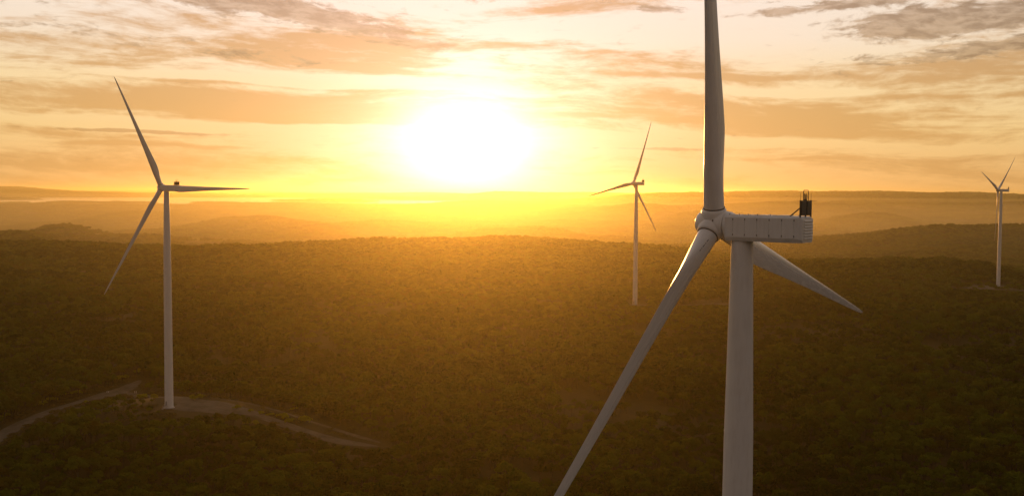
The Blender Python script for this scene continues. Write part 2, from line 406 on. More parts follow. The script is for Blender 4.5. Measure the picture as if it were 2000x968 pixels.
# glossy sheet beyond the wooded ridge, standing in for a bright mist bank
MIST_SHEET_Z = 45.0
wx = np.linspace(-15500, 2500, 40); wy = np.linspace(7450, 23500, 40)
vs = [(x, y, MIST_SHEET_Z) for y in wy for x in wx]
fs = [(a * 40 + b, a * 40 + b + 1, (a + 1) * 40 + b + 1, (a + 1) * 40 + b) for a in range(39) for b in range(39)]
me = bpy.data.meshes.new('mist_sheet'); me.from_pydata(vs, [], fs); me.materials.append(M_MIST_GLOSS); me.update()
tag(link('mist_sheet', me), kind='structure')

# ------------------------------------------------------------------ gravel tracks and hardstands (draped strips)
def smooth_line(pts, step=4.):
    P = np.array(pts, float); out = []
    for a in range(len(P) - 1):
        p0, p1, p2, p3 = P[max(a - 1, 0)], P[a], P[a + 1], P[min(a + 2, len(P) - 1)]
        n = max(2, int(np.hypot(*(p2 - p1)) / step))
        for t in np.arange(n) / n:
            out.append(.5 * ((2 * p1) + (-p0 + p2) * t + (2 * p0 - 5 * p1 + 4 * p2 - p3) * t * t + (-p0 + 3 * p1 - 3 * p2 + p3) * t ** 3))
    out.append(P[-1]); return np.array(out)
CLEAR = []          # (polyline, half width) kept free of trees
def track(pts, w, lift=.30, margin=4.):
    L = smooth_line(pts); d = np.gradient(L, axis=0); d /= np.hypot(d[:, 0], d[:, 1])[:, None]
    nrm = np.stack([-d[:, 1], d[:, 0]], 1); cols = 7
    hw = w / 2 * (1 + .35 * (fbm(L[:, 0] / 14, L[:, 1] / 14, 44, 3))) * np.clip((np.minimum(np.arange(len(L)), np.arange(len(L))[::-1]) + 1.5) / 8., .15, 1)
    vs = []
    for i_ in range(len(L)):
        for c in range(cols):
            s = (c / (cols - 1) * 2 - 1); p = L[i_] + nrm[i_] * hw[i_] * s
            vs.append((p[0], p[1], float(height(p[0], p[1])) + lift - .25 * (abs(s) == 1)))
    fs = [(a * cols + b, a * cols + b + 1, (a + 1) * cols + b + 1, (a + 1) * cols + b) for a in range(len(L) - 1) for b in range(cols - 1)]
    me = bpy.data.meshes.new('track'); me.from_pydata(vs, [], fs); me.materials.append(M_GRAVEL)
    me.polygons.foreach_set('use_smooth', [True] * len(me.polygons)); me.update()
    tag(link('track', me), kind='structure'); CLEAR.append((L, w / 2 + margin))
def hardstand(cx, cy, rx, ry, rot, lift=.36, margin=5.):
    vs = [(cx, cy, float(height(cx, cy)) + lift)]; n = 40
    for ring in (.34, .67, 1.):
        for a in range(n):
            t = 2 * math.pi * a / n; k = ring * (1 + .14 * math.sin(3 * t + cx) + .08 * math.sin(5 * t))
            x, y = rx * k * math.cos(t), ry * k * math.sin(t)
            X = cx + x * math.cos(rot) - y * math.sin(rot); Y = cy + x * math.sin(rot) + y * math.cos(rot)
            vs.append((X, Y, float(height(X, Y)) + lift - (.3 if ring == 1. else 0)))
    fs = [(0, 1 + a, 1 + (a + 1) % n) for a in range(n)]
    for r_ in (0, 1): fs += [(1 + r_ * n + a, 1 + (r_ + 1) * n + a, 1 + (r_ + 1) * n + (a + 1) % n, 1 + r_ * n + (a + 1) % n) for a in range(n)]
    me = bpy.data.meshes.new('hardstand'); me.from_pydata(vs, [], fs); me.materials.append(M_GRAVEL); me.update()
    tag(link('hardstand', me), kind='structure')
    CLEAR.append((np.array([(cx, cy)]), max(rx, ry) * 1.05 + margin))
track([(-330, 470), (-308, 515), (-297, 543), (-299, 580), (-300, 621), (-297, 656), (-290, 695), (-282, 722), (-282, 744), (-283, 758)], 13)
track([(-284, 716), (-268, 708), (-245, 684), (-222, 655), (-196, 634), (-169, 622), (-145, 616), (-123, 613), (-99, 607), (-80, 598)], 13, .34)
track([(-196, 652), (-172, 650), (-146, 648), (-118, 640), (-98, 626), (-80, 608)], 6, .30)
hardstand(-188, 624, 30, 17, -.3, .40, 3)
track([(186, 1131), (211, 1144), (240, 1158), (262, 1163)], 7, .30, .5)
hardstand(245, 1160, 13, 9, .2, .40, 1.)
hardstand(141, 1125, 11, 9, .2, .40, 1.)
track([(640, 1400), (684, 1414), (735, 1450), (800, 1500), (900, 1540)], 15)
hardstand(682, 1414, 50, 22, .45, .40)
hardstand(33, 145, 20, 16, 0.)

def cleared(x, y):
    bad = np.zeros(x.shape, bool)
    for L, w in CLEAR:
        for a in range(0, len(L)):
            bad |= (x - L[a, 0]) ** 2 + (y - L[a, 1]) ** 2 < w * w
    # low ground cover only, on the slope in front of the left-hand turbine
    return bad
def thinned(x, y):
    return ((x + 214) / 30) ** 2 + ((y - 590) / 32) ** 2 < 1

# ------------------------------------------------------------------ trees
LAST_NORMALS = []
def leaf_quads(rg_, n, lobes, size, flat=.75):
    """n leaf sprays scattered over the lobes of a crown: uneven outline with gaps"""
    V = []; F = []; NR = []
    w = np.array([l[3] ** 2 for l in lobes]); w = w / w.sum()
    pick = rg_.choice(len(lobes), n, p=w)
    for i_ in range(n):
        cx, cy_, cz, lr = lobes[pick[i_]]
        d = rg_.normal(size=3); d /= np.linalg.norm(d)
        if d[2] < -.35: d[2] *= -.6
        rr = lr * (.62 + .42 * rg_.random() ** .7)
        p = np.array([cx, cy_, cz]) + d * rr * np.array([1, 1, flat])
        nrm = d + rg_.normal(size=3) * .32; nrm /= np.linalg.norm(nrm)
        a = np.cross(nrm, rg_.normal(size=3)); a /= np.linalg.norm(a); b = np.cross(nrm, a)
        s = size * (.6 + .8 * rg_.random()); q_ = .55 + .35 * rg_.random()
        k_ = len(V); out_ = d + np.array([0, 0, .25]) + (nrm - d) * .45; out_ /= np.linalg.norm(out_); NR += [tuple(out_)] * 4
        V += [tuple(p - a * s), tuple(p - b * s * q_ + nrm * s * .18), tuple(p + a * s), tuple(p + b * s * q_ + nrm * s * .18)]
        F += [(k_, k_ + 1, k_ + 2), (k_, k_ + 2, k_ + 3)]
    LAST_NORMALS[:] = NR
    return V, F
def make_crown(seed, H, Rr, n, size):
    r_ = np.random.default_rng(seed); lobes = []
    nl = r_.integers(9, 14)
    for i_ in range(nl):
        a = 2 * math.pi * (i_ / nl + r_.random() * .12) * 1.618 * 2; d = Rr * (.15 + .62 * math.sqrt((i_ + .5) / nl))
        z = H * (.86 - .30 * (d / Rr) ** 1.5 - .16 * r_.random()); lobes.append((d * math.cos(a), d * math.sin(a), z, Rr * (.30 + .20 * r_.random())))
    return leaf_quads(r_, n, lobes, size), lobes
def make_trunk(seed, H, Rr, lobes, n=6):
    r_ = np.random.default_rng(seed + 900); b = MB()
    bend = r_.normal(size=2) * .25
    fork = H * (.36 + .1 * r_.random())
    b.tube([(0, 0, -.8), (bend[0] * .3, bend[1] * .3, fork * .5), (bend[0], bend[1], fork), (bend[0] * 1.4, bend[1] * 1.4, H * .74)], [.30, .22, .17, .05], n)
    for l in lobes[::2]:
        b.tube([(bend[0], bend[1], fork * (.8 + .3 * r_.random())), (l[0] * .5, l[1] * .5, fork + (l[2] - fork) * .55), (l[0] * .92, l[1] * .92, l[2])], [.13, .09, .035], 5)
    return b
def mesh_vf(name, V, F, mat, nrm=None):
    me = bpy.data.meshes.new(name); me.from_pydata(V, [], F); me.materials.append(mat); me.update()
    if nrm is not None:
        me.polygons.foreach_set('use_smooth', [True] * len(me.polygons)); me.normals_split_custom_set_from_vertices(nrm)
    return me

KINDS = []      # (crown mesh, trunk mesh, height)
SPECS = [(12.5, 4.2), (10.5, 3.6), (13.5, 4.8), (9.0, 3.2), (11.5, 4.0), (14.5, 4.4)]
for s_, (H_, R_) in enumerate(SPECS):
    (V, F), lb = make_crown(40 + s_, H_, R_, 560, .46)
    KINDS.append((mesh_vf('crown', V, F, M_LEAF, list(LAST_NORMALS)), make_trunk(40 + s_, H_, R_, lb).mesh('trunk', M_BARK, True), H_))

# sources for the instanced woodland: not linked to the scene
SRC = bpy.data.collections.new('woodland_sources')
def source(name, parts, nrm=None):
    V = []; F = []; mi = []; mats = []
    for vs, fs, mt in parts:
        b = len(V); V += [tuple(v) for v in vs]; F += [tuple(i_ + b for i_ in f) for f in fs]
        if mt not in mats: mats.append(mt)
        mi += [mats.index(mt)] * len(fs)
    me = bpy.data.meshes.new(name); me.from_pydata(V, [], F)
    for mt in mats: me.materials.append(mt)
    me.polygons.foreach_set('material_index', mi); me.update()
    if nrm is not None:
        me.polygons.foreach_set('use_smooth', [True] * len(me.polygons)); nn = list(nrm) + [(0, 0, 0)] * (len(V) - len(nrm)); me.normals_split_custom_set_from_vertices(nn)
    SRC.objects.link(bpy.data.objects.new(name, me))
for s_, (H_, R_) in enumerate(SPECS):                         # 0-5 near trees
    (V, F), lb = make_crown(40 + s_, H_, R_, 560, .46); nr_ = list(LAST_NORMALS); tb = make_trunk(40 + s_, H_, R_, lb)
    source('a_tree_%d' % s_, [(V, F, M_LEAF), (tb.v, tb.f, M_BARK)], nr_)
for s_ in range(4):                                           # 6-9 trees of the middle distance
    H_, R_ = SPECS[s_]; (V, F), lb = make_crown(140 + s_, H_, R_, 150, .85)
    source('b_tree_%d' % s_, [(V, F, M_LEAF)], list(LAST_NORMALS))
for s_ in range(4):                                           # 10-13 clumps far off
    r_ = np.random.default_rng(300 + s_); V = []; F = []
    nr_ = []
    for i_ in range(20):
        a = r_.random() * 6.283; d = 18 * math.sqrt(r_.random()); h_ = 7 + 5.5 * r_.random(); rr = 3 + 1.6 * r_.random()
        lob = [(d * math.cos(a) + r_.normal() * 1.3, d * math.sin(a) + r_.normal() * 1.3, h_ * .78 + r_.normal() * .8, rr * .8) for _ in range(3)]
        v, f = leaf_quads(r_, 22, lob, 1.7); nr_ += LAST_NORMALS; b = len(V); V += v; F += [tuple(q_ + b for q_ in x) for x in f]
    source('c_clump_%d' % s_, [(V, F, M_LEAF)], nr_)
for s_ in range(3):                                           # 14-16 low scrub
    r_ = np.random.default_rng(500 + s_)
    lob = [(r_.normal() * .7, r_.normal() * .7, .55 + .3 * r_.random(), .7) for _ in range(5)]
    v, f = leaf_quads(r_, 90, lob, .26); source('d_scrub_%d' % s_, [(v, f, M_SCRUB)])

def scatter(r0, r1, step, a0=-34., a1=34.):
    """jittered grid over a sector of country"""
    xs = np.arange(-r1 * .58, r1 * .58, step); ys = np.arange(r0 * .8, r1, step)
    X, Y = np.meshgrid(xs, ys); X = X + (np.arange(len(ys)) % 2)[:, None] * step * .5
    X = (X + rng.uniform(-.42, .42, X.shape) * step).ravel(); Y = (Y + rng.uniform(-.42, .42, Y.shape) * step).ravel()
    r_ = np.hypot(X, Y); a = np.degrees(np.arctan2(X, Y)); k = (r_ >= r0) & (r_ < r1) & (a > a0) & (a < a1)
    return X[k], Y[k]
PX = []; PV = []; PS = []; PR = []
def put(x, y, var, sx, sz, sink=.0):
    PX.append(np.stack([x, y, height(x, y) - sink], 1)); PV.append(var); PS.append(np.stack([sx, sx, sz], 1)); PR.append(rng.uniform(0, 6.283, len(x)))
# near woodland
x, y = scatter(330, 1500, 6.5)
gap = fbm(x / 46, y / 46, 71, 3)
k = ~cleared(x, y) & (gap > -.165 + .06 * rng.normal(size=len(x)))
x, y = x[k], y[k]
tall = 1 + .55 * fbm(x / 90, y / 90, 75, 3)
near_s = (.62 + .62 * rng.random(len(x)) ** 1.3) * tall
big = rng.random(len(x)) < .07; near_s[big] *= 1.28
near_v = rng.integers(0, 6, len(x))
th = thinned(x, y); near_s[th] *= .42
# low regrowth on the slopes just below the clearings: nothing there stands taller than the view of the gravel allows
HTS = np.array([s_[0] for s_ in SPECS])
lim = np.full(len(x), 99.)
zt = height(x, y); dt = np.hypot(x, y); at = np.arctan2(x, y)
for L, w in CLEAR:
    for px_, py_ in L[::2]:
        dq = math.hypot(px_, py_); aq = math.atan2(px_, py_); zq = float(height(px_, py_)) + .4
        near_ = dq - (w - 3.) * (.8 if len(L) == 1 else .5)
        k = (np.abs(at - aq) * dq < max(9., w)) & (dt < near_) & (dt > near_ - 170)
        lim[k] = np.minimum(lim[k], zq + (CAM_Z - zq) * (near_ - dt[k]) / near_ - zt[k])
fit = np.clip(lim, .3, 99) / HTS[near_v]
near_s = np.minimum(near_s, fit * 1.05)
k = near_s > .22; x, y, near_s, near_v = x[k], y[k], near_s[k], near_v[k]
# the 300 that show largest become objects of their own
f_px = 1959.4454
def project(x, y, z):
    p_ = R(3.12572); d = y * math.cos(p_) - (z - CAM_Z) * math.sin(p_); u = y * math.sin(p_) + (z - CAM_Z) * math.cos(p_)
    return 1000 + f_px * x / d, 484 - f_px * u / d, d
zz = height(x, y); ptx, pty, pd = project(x, y, zz + 9)
inside = (ptx > 6) & (ptx < 1994) & (pty > 300) & (pty < 958)
order = np.argsort(np.where(inside, pd, 1e9))[:300]
chosen = np.zeros(len(x), bool); chosen[order] = True
IND = [(float(x[i_]), float(y[i_]), float(zz[i_]), int(near_v[i_]), float(near_s[i_]), float(ptx[i_])) for i_ in order]
k = ~chosen
put(x[k], y[k], near_v[k], near_s[k], near_s[k] * rng.uniform(.88, 1.12, k.sum()))
# middle woodland
x, y = scatter(1500, 3300, 7.4)
k = ~cleared(x, y) & (fbm(x / 60, y / 60, 71, 3) > -.25); x, y = x[k], y[k]
s_ = (.75 + .65 * rng.random(len(x)) ** 1.4) * (1 + .6 * fbm(x / 110, y / 110, 75, 3))
put(x, y, rng.integers(6, 10, len(x)), s_ * 1.12, s_)
# taller trees standing out along the crest in front of the mist sheet
x, y = scatter(6150, 7150, 13, -34, 4)
k = rng.random(len(x)) < .30 + .9 * fbm(x / 120, y / 120, 95, 3); x, y = x[k], y[k]
s_ = .7 + .55 * rng.random(len(x)) ** 2
put(x, y, rng.integers(6, 10, len(x)), s_ * 1.4, s_ * 1.2)
# far woodland in clumps
x, y = scatter(3300, 8200, 29)
k = fbm(x / 260, y / 260, 81, 3) > -.17; x, y = x[k], y[k]
s_ = .85 + .4 * rng.random(len(x)); put(x, y, rng.integers(10, 14, len(x)), s_ * 1.05, s_)
x, y = scatter(8200, 21000, 72)
k = (height(x, y) > MIST_SHEET_Z + 2) & (fbm(x / 420, y / 420, 83, 3) > -.2); x, y = x[k], y[k]
s_ = .85 + .4 * rng.random(len(x)); put(x, y, rng.integers(10, 14, len(x)), s_ * 2.5, s_ * 1.15)
NF = [np.concatenate(q_) for q_ in (PX, PV, PS, PR)]

def instancer(name, P, Vr, S, Rz):
    me = bpy.data.meshes.new(name); me.vertices.add(len(P)); me.vertices.foreach_set('co', P.astype(np.float32).ravel())
    a = me.attributes.new('variant', 'INT', 'POINT'); a.data.foreach_set('value', Vr.astype(np.int32))
    a = me.attributes.new('size', 'FLOAT_VECTOR', 'POINT'); a.data.foreach_set('vector', S.astype(np.float32).ravel())
    a = me.attributes.new('turn', 'FLOAT_VECTOR', 'POINT'); t_ = np.zeros((len(P), 3), np.float32); t_[:, 2] = Rz; a.data.foreach_set('vector', t_.ravel())
    o = link(name, me)
    ng = bpy.data.node_groups.new(name, 'GeometryNodeTree')
    ng.interface.new_socket('Geometry', in_out='INPUT', socket_type='NodeSocketGeometry'); ng.interface.new_socket('Geometry', in_out='OUTPUT', socket_type='NodeSocketGeometry')
    gi = ng.nodes.new('NodeGroupInput'); go = ng.nodes.new('NodeGroupOutput')
    ci = ng.nodes.new('GeometryNodeCollectionInfo'); ci.inputs['Collection'].default_value = SRC
    ci.inputs['Separate Children'].default_value = True; ci.inputs['Reset Children'].default_value = True
    ip = ng.nodes.new('GeometryNodeInstanceOnPoints'); ip.inputs['Pick Instance'].default_value = True
    def attr(nm, ty):
        q_ = ng.nodes.new('GeometryNodeInputNamedAttribute'); q_.data_type = ty; q_.inputs['Name'].default_value = nm; return q_.outputs['Attribute']
    L_ = ng.links.new
    L_(gi.outputs[0], ip.inputs['Points']); L_(ci.outputs[0], ip.inputs['Instance'])
    L_(attr('variant', 'INT'), ip.inputs['Instance Index']); L_(attr('size', 'FLOAT_VECTOR'), ip.inputs['Scale'])
    e2 = ng.nodes.new('FunctionNodeEulerToRotation'); L_(attr('turn', 'FLOAT_VECTOR'), e2.inputs[0]); L_(e2.outputs[0], ip.inputs['Rotation'])
    L_(ip.outputs[0], go.inputs[0])
    md = o.modifiers.new('scatter', 'NODES'); md.node_group = ng
    return o
tag(instancer('forest', *NF), kind='stuff')

# low scrub on the cleared ground and track edges
x, y = scatter(430, 900, 3.0, -32, 0); xs = []
d_edge = np.full(len(x), 1e9)
for L, w in CLEAR:
    for a in range(len(L)): d_edge = np.minimum(d_edge, np.hypot(x - L[a, 0], y - L[a, 1]) - w)
k = ((d_edge > -4.2) & (d_edge < 7) | thinned(x, y)) & (rng.random(len(x)) < .62) & (fbm(x / 14, y / 14, 91, 3) > -.06)
on_track = d_edge < -3.4
k &= ~on_track
x, y = x[k], y[k]; s_ = .6 + 1.1 * rng.random(len(x))
tag(instancer('scrub', np.stack([x, y, height(x, y)], 1), rng.integers(14, 17, len(x)), np.stack([s_, s_, s_ * .9], 1), rng.uniform(0, 6.28, len(x))), kind='stuff')

# individual trees of the nearest canopy
GROUPS = [
    (520,  'dark olive canopy tree at the lower left, below the gravel track', 'nearest canopy trees at lower left'),
    (1085, 'dark olive canopy tree at bottom centre, left of the big blade', 'nearest canopy trees at bottom centre'),
    (1420, 'dark olive canopy tree at the bottom between big blade and big tower', 'nearest canopy trees between blade and tower'),
    (9999, 'dark olive canopy tree at the lower right, right of the big tower', 'nearest canopy trees at lower right')]
for (x_, y_, z_, v_, s_, px_) in IND:
    lab, grp = [(l, g_) for (lim, l, g_) in GROUPS if px_ < lim][0]
    t_ = tag(link('eucalyptus_tree', None), lab, 'tree', grp)
    t_.location = (x_, y_, z_); t_.rotation_euler = (0, 0, random.uniform(0, 6.28)); t_.scale = (s_, s_, s_ * random.uniform(.9, 1.1))
    link('trunk', KINDS[v_][1], t_); link('crown', KINDS[v_][0], t_)
BUSHES = [
    ('round yellow-green bush on the clearing, first to the left of the left turbine tower', [(-232.4, 646.0, 1.5)]),
    ('yellow-green bush behind the track, just right of the left turbine tower', [(-205.5, 639.8, 1.3)]),
    ('wide yellow-green bush at the track edge, second right of the left turbine tower', [(-202.3, 643.4, 1.4)]),
    ('yellow-green bushes on the strip between the two right-hand tracks, near their middle', [(-170.6, 620.8, 1.1), (-162.8, 621.6, 0.9), (-156.6, 622.3, 1.0), (-151.1, 623.4, 1.0)]),
    ('tall yellow-green bush on the strip between the right-hand tracks, largest there', [(-132.4, 632.4, 1.9)]),
    ('yellow-green bushes beside the tallest one between the right-hand tracks', [(-142.4, 624.4, 1.5), (-138.5, 621.4, 1.3), (-146.5, 627.2, 1.0), (-147.5, 676.0, 1.1)]),
    ('yellow-green bushes in a row behind the left track, up the slope from the junction', [(-302.9, 741.6, 1.5), (-302.1, 749.0, 1.6), (-297.9, 748.1, 1.4), (-297.1, 757.0, 1.3), (-295.6, 760.2, 1.2), (-292.5, 778.0, 1.3), (-290.6, 785.8, 1.4), (-289.3, 791.3, 1.2)]),
    ('yellow-green bushes in a row behind the left track, half way along', [(-320.5, 692.4, 1.5), (-319.4, 696.3, 1.3), (-313.2, 692.1, 1.4), (-306.4, 697.9, 1.2), (-304.0, 700.5, 1.1)]),
    ('yellow-green bushes on the outer side of the left track at the left edge', [(-319.8, 629.9, 1.5), (-317.1, 662.7, 1.7), (-315.8, 667.2, 1.4), (-313.3, 676.7, 1.4), (-324.4, 643.0, 1.2)]),
    ('yellow-green bushes edging the near side of the left track', [(-287.0, 669.1, 0.9), (-269.0, 658.0, 1.0), (-242.7, 651.2, 1.3), (-253.5, 688.7, 1.2), (-261.2, 652.9, 0.8)]),
    ('low yellow-green bushes on the near edge of the right-hand track', [(-153.5, 597.3, 1.2), (-159.0, 595.0, 1.1), (-144.8, 594.6, 1.0)]),
]
POSTS = [
    (-288.6, 709.8, 'white guide post on the outer edge of the left track, before the junction'),
    (-287.6, 710.1, 'white guide post on the outer edge of the left track, nearer of a pair'),
    (-270.6, 714.3, 'white guide post at the inner corner of the track junction, left one of a pair'),
    (-269.6, 714.6, 'white guide post at the inner corner of the track junction, right one of a pair'),
]
HAZE_DENSITY = .48e-4
MIST_DENSITY = .98e-4
HAZE_G = .84

# ------------------------------------------------------------------ wind turbines
HH, BL, TILT, OVH = 136.21, 74.0, R(5), 4.5
def lerp(t, pts):
    return float(np.interp(t, [p_[0] for p_ in pts], [p_[1] for p_ in pts]))
def sec(r_):
    """blade section at radius r_: list of (chordwise, thickness) points"""
    chord = lerp(r_, [(0, 3.0), (3, 3.0), (6, 3.25), (10, 3.95), (13.5, 4.25), (18, 4.0), (28, 3.15), (40, 2.35), (52, 1.75), (62, 1.25), (69, .88), (72, .62), (73.4, .34), (74, .06)])
    tc_ = lerp(r_, [(0, 1.), (3, 1.), (6, .82), (10, .52), (14, .38), (20, .29), (30, .24), (74, .18)])
    rnd = lerp(r_, [(0, 1), (2.5, 1), (5, .8), (9, .35), (14, 0), (74, 0)])
    ax = lerp(r_, [(0, .5), (3, .5), (10, .38), (14, .33), (74, .30)])
    n = 28; out = []
    for i_ in range(n):
        t_ = 2 * math.pi * i_ / n
        cxx, cyy = (.5 - .5 * math.cos(t_)), .5 * math.sin(t_)           # round root
        u = .5 - .5 * math.cos(t_)
        th = 5 * (.2969 * math.sqrt(u) - .126 * u - .3516 * u * u + .2843 * u ** 3 - .1015 * u ** 4)
        ayy = th * (1 if t_ <= math.pi else -.82) + .03 * u * (1 - u) * 4
        X = u; Y = (cyy * rnd + ayy * (1 - rnd)) * tc_ if rnd < 1 else cyy * tc_
        out.append(((X - ax) * chord, Y * chord))
    return out
def blade_mesh(name):
    b = MB(); rings = []
    for r_ in list(np.linspace(1.9, 18, 24)) + list(np.linspace(20, 68, 30)) + [70, 71.5, 72.6, 73.4, 73.8, 74.0]:
        tw = R(lerp(r_, [(0, 13), (8, 13), (14, 11.5), (25, 7), (40, 3.5), (60, .8), (74, 0)]))
        bend = 1.1 * (r_ / 74) ** 2.2 - .35 * (r_ / 74)
        ring = []
        for (cx_, ty_) in sec(r_):
            # chord runs from leading to trailing edge along +X, tipped away from the wind (+Y is upwind)
            X = cx_ * math.cos(tw) - ty_ * math.sin(-tw) * 1.0
            Y = -cx_ * math.sin(tw) + ty_ * math.cos(tw)
            ring.append((X, Y + bend, r_))
        rings.append(ring)
    b.rings(rings, True); return b.mesh(name, M_BLADE, 50)
BLADE = blade_mesh('blade')

# vortex generators: a row of tiny fins on the suction side of each blade
b = MB()
for i_ in range(70):
    r_ = 9 + i_ * .42; tw = R(lerp(r_, [(8, 13), (14, 11.5), (25, 7), (40, 3.5)])); pts = sec(r_)
    cx_, ty_ = pts[22]; X = cx_ * math.cos(tw) + ty_ * math.sin(tw); Y = -cx_ * math.sin(tw) + ty_ * math.cos(tw) + 1.1 * (r_ / 74) ** 2.2 - .35 * (r_ / 74)
    for s_ in (-.06, .06):
        b.addm([(X - .09, Y + .02, r_ + s_), (X + .16, Y + .02, r_ + s_ * 2.2), (X + .16, Y - .10, r_ + s_ * 2.2), (X - .09, Y + .02, r_ + s_ + .015), (X + .16, Y + .02, r_ + s_ * 2.2 + .015), (X + .16, Y - .10, r_ + s_ * 2.2 + .015)],
               [(0, 1, 2), (3, 5, 4), (0, 3, 4, 1), (1, 4, 5, 2), (2, 5, 3, 0)])
VGEN = b.mesh('vortex_generators', M_BLADE)

# root seal and load marks on a blade
b = MB(); rr = [[(1.52 * math.cos(t_) * k_, 1.52 * math.sin(t_) * k_, z_) for t_ in np.linspace(0, 2 * math.pi, 32, endpoint=False)] for k_, z_ in ((1., 2.36), (1.05, 2.36), (1.05, 2.52), (1., 2.52))]
b.rings(rr + [rr[0]], False); SEAL = b.mesh('root_seal', M_SEAM, 40)
b = MB()
for z0_, h_ in ((4.0, .5), (4.75, .22), (5.15, .55), (5.9, .2), (6.25, .35)):
    for (s0, s1) in ((1., -1.),):
        v = []
        for zq in (z0_, z0_ + h_):
            p0 = sec(zq); tw = R(13); bd = 1.1 * (zq / 74) ** 2.2 - .35 * (zq / 74)
            for idx, of in ((17, 1.006), (18, 1.006)):
                cx_, ty_ = p0[idx]; c2, t2_ = p0[17]
                cx_ = c2 + (cx_ - c2) * (0 if idx == 17 else .28); ty_ = t2_ + (ty_ - t2_) * (0 if idx == 17 else .28)
                cx_ *= 1.012; ty_ *= 1.012
                v.append((cx_ * math.cos(tw) + ty_ * math.sin(tw), -cx_ * math.sin(tw) + ty_ * math.cos(tw) + bd, zq))
        b.addm(v, [(0, 1, 3, 2)])
MARKS = b.mesh('marking', M_MARK)

# tower
TR = [(0, 2.62), (6, 2.58), (45, 2.42), (85, 2.25), (105, 2.10), (122, 1.78), (134.25, 1.55)]
b = MB()
zs = [0, 1, 6, 18, 30, 45, 58, 72, 85, 95, 105, 112, 118, 122, 128, 134.25]
b.rings([[(lerp(z_, TR) * math.cos(t_), lerp(z_, TR) * math.sin(t_), z_) for t_ in np.linspace(0, 2 * math.pi, 48, endpoint=False)] for z_ in zs])
TOWER = b.mesh('tower', M_WHITE, 40)
def ring_mesh(z_, name):
    b = MB(); r_ = lerp(z_, TR)
    rr = [[(q_ * math.cos(t_), q_ * math.sin(t_), z__) for t_ in np.linspace(0, 2 * math.pi, 48, endpoint=False)] for q_, z__ in ((r_ - .02, z_ - .07), (r_ + .022, z_ - .06), (r_ + .022, z_ + .06), (r_ - .02, z_ + .07))]
    b.rings(rr, False); return b.mesh(name, M_WHITE, 30)
FLANGES = [ring_mesh(z_, 'flange_ring') for z_ in (23.5, 50.5, 78.5, 106.5)]
# door, stair and foundation ring (door faces the track)
def at_angle(b, ang_):
    c_, s_ = math.cos(ang_), math.sin(ang_); b.v = [(x_ * c_ - y_ * s_, x_ * s_ + y_ * c_, z_) for x_, y_, z_ in b.v]; return b
DA = R(100)
b = MB(); b.box(2.50, 2.68, -.48, .48, 2.3, 4.6); DOOR = at_angle(b, DA).mesh('door', M_GREY)
b = MB()
for i_ in range(9): b.box(2.75 + (8 - i_) * .27 + .9, 2.75 + (8 - i_) * .27 + 1.16, -.55, .55, .2 + i_ * .24, .26 + i_ * .24)
b.box(2.58, 3.75, -.6, .6, 2.2, 2.28)
for s_ in (-.56, .56):
    b.tube([(5.9, s_, .1), (3.6, s_, 2.25), (2.7, s_, 2.25)], .05, 6); b.tube([(5.9, s_, 1.1), (3.6, s_, 3.3), (2.7, s_, 3.3)], .04, 6)
    for xq, zq in ((5.85, .1), (4.7, 1.2), (3.6, 2.25), (3.55, 0)): b.tube([(xq, s_, zq), (xq, s_, zq + (1.05 if zq else 2.25))], .035, 6)
STAIR = at_angle(b, DA).mesh('access_stair', M_GREY)
b = MB(); b.rings([[(q_ * math.cos(t_), q_ * math.sin(t_), z_) for t_ in np.linspace(0, 2 * math.pi, 40, endpoint=False)] for q_, z_ in ((3.4, -1.5), (3.4, .25), (3.25, .38), (2.66, .40))], False)
FOUND = b.mesh('foundation', M_CONC, 35)

# nacelle core: cross-section (y, z) swept along x
NZ = HH
def nsec(w, top, bot, skirt, skw, ch):
    return [(-w, bot), (-w, top - ch), (-w + ch, top), (w - ch, top), (w, top - ch), (w, bot), (skw, skirt), (-skw, skirt)]
b = MB()
core = [(1.95, 1.80, 1.66, -1.32, -1.80, 1.62, .28), (1.80, 1.97, 1.74, -1.42, -1.92, 1.72, .26), (-9.15, 1.97, 1.74, -1.42, -1.96, 1.72, .26), (-9.22, 1.97, 1.74, -1.45, -1.96, 1.72, .26), (-9.75, 1.80, 1.50, -1.52, -1.90, 1.60, .24)]
b.rings([[(x_, yy, NZ + zq) for yy, zq in nsec(*a)] for x_, *a in core]); NAC = b.mesh('nacelle', M_WHITE)
SEAMX = [1.74, .55, -1.29, -3.13, -4.97, -6.81, -8.60, -9.14]
PANELS = []
for i_ in range(7):
    b = MB(); x1_, x0_ = SEAMX[i_] - .018, SEAMX[i_ + 1] + .018; e = .05
    for s_ in (1,):
        v = [(x0_, 1.965, -1.40), (x1_, 1.965, -1.40), (x1_, 1.965, 1.46), (x0_, 1.965, 1.46), (x0_ + e, 2.03, -1.37), (x1_ - e, 2.03, -1.37), (x1_ - e, 2.03, 1.43), (x0_ + e, 2.03, 1.43)]
        if i_ == 0: v = [(p_[0] - (.12 if p_[0] > 1 and p_[2] < 0 else 0), p_[1], p_[2] + (.10 if p_[0] > 1 and p_[2] < 0 else 0)) for p_ in v]
        b.addm([(x_, y_, NZ + z_) for x_, y_, z_ in v], [(0, 1, 5, 4), (1, 2, 6, 5), (2, 3, 7, 6), (3, 0, 4, 7), (4, 5, 6, 7)])
    pa = b.mesh('side_panel', M_WHITE)
    b2 = MB(); b2.addm([(x_, -y_, z_) for x_, y_, z_ in b.v], b.f); PANELS.append((pa, b2.mesh('side_panel', M_WHITE)))
LATCH = []
for s_ in (1, -1):
    for x_ in SEAMX[1:7]:
        for z_ in (1.17, -1.02):
            b = MB(); y0_, y1_ = sorted((s_ * 2.02, s_ * 2.06)); b.box(x_ - .07, x_ + .05, y0_, y1_, NZ + z_ - .12, NZ + z_ + .12); LATCH.append(b.mesh('latch', M_SEAM))
